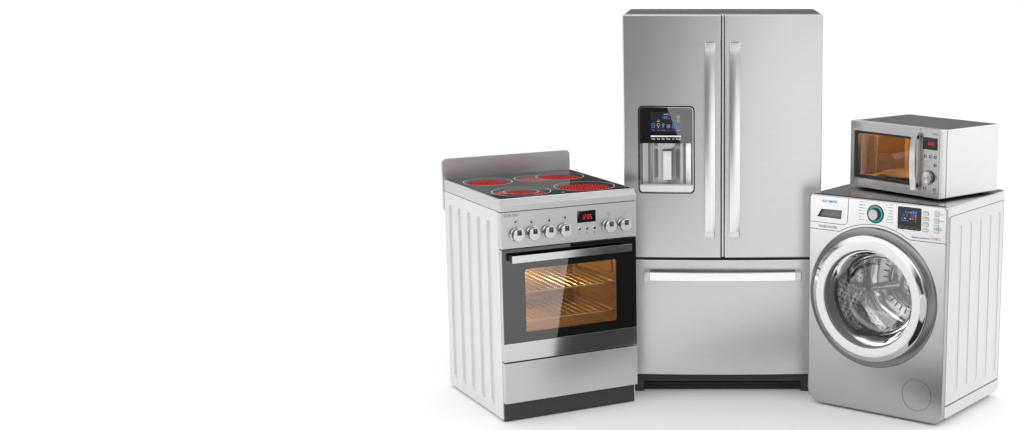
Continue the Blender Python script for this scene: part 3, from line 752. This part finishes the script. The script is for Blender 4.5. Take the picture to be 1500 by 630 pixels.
# perforations
bm = bmesh.new()
for j in range(11):
    y = .125+.026*j
    for i in range(60):
        a = 2*PI*(i+.5*(j % 2))/60
        if any(abs((math.degrees(a)-20-120*k+180) % 360-180) < 13 for k in range(3)): continue
        r = DR-.0002; s = .0046
        c = Vector((DC[0]+r*math.cos(a), y, DC[1]+r*math.sin(a))); tg = Vector((-math.sin(a), 0, math.cos(a)))
        bm.faces.new([bm.verts.new(c+tg*s*math.cos(q*PI/3)+Vector((0, 1, 0))*s*math.sin(q*PI/3)) for q in range(6)])
obj('drum_perforation', bm, M['drum_dark'], dm, angle=1)
bm = bmesh.new()
for i in range(36):          # radial slots in the back
    a = 2*PI*i/36
    c = Vector((DC[0]+.158*math.cos(a), .4305, DC[1]+.158*math.sin(a))); rd = Vector((math.cos(a), 0, math.sin(a))); tg = Vector((-math.sin(a), 0, math.cos(a)))
    bm.faces.new([bm.verts.new(c+rd*p*.020+tg*q*.0035) for p, q in ((-1, -1), (1, -1), (1, 1), (-1, 1))])
obj('drum_perforation', bm, M['drum_dark'], dm, angle=1)
for k in range(3):           # spider arms
    a = math.radians(75+120*k); rd = Vector((math.cos(a), 0, math.sin(a)))
    c = Vector((DC[0], .385, DC[1])); tube_pts = [c+rd*.03, c+rd*.12+Vector((0, .01, 0)), c+rd*.225+Vector((0, .03, 0))]
    obj('drum_arm', tube(bmesh.new(), tube_pts, .016, 12), M['drum'], dm, angle=50)
obj('drum_hub', lathe(bmesh.new(), [(.062, .40), (.058, .370), (.045, .345), (.025, .332), (0, .328)], *DC, 40), M['satin'], dm, angle=50)
obj('drum_ring', lathe(bmesh.new(), [(.150, .432), (.146, .418), (.138, .416), (.132, .425)], *DC, 64), M['chrome'], dm)
for x, y in ((.07, .08), (WW-.07, .08), (.07, WD-.08), (WW-.07, WD-.08)):
    obj('foot', lathe(bmesh.new(), [(0, .0005), (.022, .0005), (.022, .010), (.012, .012), (.012, .03), (0, .03)], x, y, 16, 'Z'), M['black'], wm)

# ================================================================== MICROWAVE
MW_, MD, MH = .5487, .3914, .3041
mz = WT+.010
mo = empty('microwave_oven', (.58985, .03857, mz), -.84884, 'small steel microwave oven with amber lit window standing on the washing machine', 'microwave')
# body shell
bm = bmesh.new(); ol = rrect(.001, MW_-.001, .0, MH-.002, [.006]*4, 4)
loft(bm, [(ol, .035), (ol, MD)], cap0=False)
sh = obj('case', bm, [M['lit_steel'], M['shaded_top']], mo, angle=50)
for p in sh.data.polygons:
    if p.normal.z > .7: p.material_index = 1
obj('case_seam', loft(bmesh.new(), [(rrect(.004, MW_-.004, .003, MH-.005, .006, 4), .030), (rrect(.004, MW_-.004, .003, MH-.005, .006, 4), .036)], cap0=False, cap1=False), M['seam'], mo)
# front frame: chamfered edge strip on the right
fo = bmesh.new()
loft(fo, [([(p[0], p[1]) for p in rrect(.4225, .5345, 0, MH, [.002, .004, .004, .002], 4)], 0), (rrect(.4225, MW_-.004, 0, MH, [.002, .006, .006, .002], 4), .009), (rrect(.4225, MW_, 0, MH, [.002, .006, .006, .002], 4), .030)], cap1=True)
pnl = obj('control_panel', fo, [M['steel'], M['lit_steel']], mo, angle=20)
for p in pnl.data.polygons:
    if p.normal.x > .3: p.material_index = 1  # edge strip takes the lightened steel to look brightly lit
wo = rrect(0, .4200, 0, MH, [.010, .001, .001, .010], 5); wh = rrect(.0250, .400, .0420, .2595, .004, 3)
mdr = obj('oven_door', holed(wo, [wh], 0, .030, .003, hw=.010), M['steel'], mo)
obj('window_frame', holed(rrect(.0252, .3998, .0422, .2593, .004, 3), [rrect(.043, .385, .056, .2475, .006, 4)], .006, .016, 0), M['black'], mdr)
obj('window_pane', loft(bmesh.new(), [(rrect(.0432, .3848, .0562, .2473, .006, 4), .0062)], cap1=False), M['mw_glass'], mdr)
hb = bmesh.new(); loops = []
for i in range(17):
    t_ = -1+i/8; z = .1535+.1255*t_; y = -.026-.012*(1-t_*t_)
    loops.append(([(.3925, y+.006), (.3925, y+.001), (.394, y), (.4215, y), (.4230, y+.001), (.4230, y+.006)], z))
loft(hb, loops, 'Z'); mh = obj('door_handle', hb, mat('handle_bright_satin', (.9, .9, .9), .22, .7), mdr, angle=20)
for z in (.045, .262): obj('handle_mount', bbox(.399, .417, -.026, -.0005, z-.008, z+.008, .001), M['black'], mh)
# cavity
bm = bmesh.new(); inner_box(bm, .035, .395, .035, .36, .040, .265, .012)
mc = obj('microwave_cavity', bm, M['mw_cavity'], mo)
obj('turntable', lathe(bmesh.new(), [(0, .052), (.14, .052), (.148, .058), (.148, .062), (.138, .056), (0, .056)], .215, .195, 64, 'Z'), mat('turntable_plate', (.30, .22, .13), .5), mc)
obj('shaded_side', bbox(.0355, .0370, .04, .335, .046, .259, .0005), mat('left_wall_shade', (.15, .09, .055), .5), mc)  # added brown panel: shade of the left wall put into colour
obj('wave_guide_cover', slab(rrect(.11, .26, .12, .22, .004, 3), .3925, .3935, .0005, 'X'), M['mw_cavity'], mc)
obj('cavity_seam', bbox(.28, .283, .3565, .3600, .05, .26, 0), M['rack'], mc)
point('microwave_light', (.30, .27, .235), 2.6, (1, .74, .38), mo, .025)
obj('front_filler', holed(rrect(.004, .418, .004, MH-.005, .002, 2), [rrect(.036, .394, .041, .264, .012, 5)], .020, .034, 0), M['char'], mo)
obj('base_plate', bbox(.01, MW_-.01, .035, MD-.005, -.002, .004, 0), M['seam'], mo)
for x, y in ((.05, .06), (MW_-.05, .06), (.05, MD-.12), (MW_-.05, MD-.05)):
    obj('foot', lathe(bmesh.new(), [(0, -.0097), (.012, -.0097), (.012, -.001), (0, -.001)], x, y, 16, 'Z'), M['black'], mo)
for a_ in (.5335,):
    obj('edge_seam', bbox(a_, a_+.0014, -.0004, .001, .004, MH-.004, 0), M['seam'], pnl)
obj('edge_seam', bbox(MW_-.001, MW_+.0004, .0305, .0325, .004, MH-.006, 0), M['seam'], mo)
# controls
dp = obj('clock_display', bbox(.4392, .5228, -.0012, .001, .2118, .2656, .0008), mat('mw_display', (.012, .012, .012), .1), pnl)
obj('clock_digits', digits('12:05', .4635, .5040, .2310, .2465, -.0014), M['red_led'], dp)
text('lettering', 'MICRO', .494, .5245, .2785, .2875, -.0002, M['ink_soft'], pnl)
for x, z in ((.4546, .1812), (.4830, .1815), (.5108, .1817), (.5115, .1458), (.4543, .0388), (.5115, .0380)):
    o_ = obj('button', lathe(bmesh.new(), [(.0078, 0), (.0075, -.003), (.006, -.004), (0, -.004)], x, z, 20), M['knob_side'], pnl)
    bm = bmesh.new(); quads(bm, [(x-.0065, x+.0065, z+.0115, z+.0140)] if z > .1 else ([(x-.006, x+.006, z-.0165, z-.0125), (x-.0035, x+.0035, z-.022, z-.019)] if x > .5 else [(x-.009, x+.009, z-.0165, z-.0115)]), 0, .0004)
    obj('button_label', bm, M['red_ink'] if (x < .5 and z < .1) else M['ink_soft'], pnl)
bm = bmesh.new()
for i, wd in enumerate((.030, .012, .022, .034)): quads(bm, [(.4475, .4475+wd, .1590-i*.0085, .1610-i*.0085)], 0)
obj('printed_marks', bm, M['ink_soft'], pnl)
kb = obj('timer_knob', lathe(bmesh.new(), [(.0315, 0), (.0315, -.002), (.0300, -.003)], .4800, .0895, 48), M['seam'], pnl)
kc = obj('knob_cap', lathe(bmesh.new(), [(.0275, 0), (.0272, -.014), (.0255, -.022), (.0235, -.023), (0, -.0225)], .4800, .0895, 48), [M['spun'], M['knob_side']], kb, angle=20)
for p in kc.data.polygons:
    if p.normal.y > -.8: p.material_index = 1
bm = bmesh.new(); quads(bm, [(.5195, .5225, .087, .091)], 0); obj('printed_marks', bm, M['ink'], pnl)
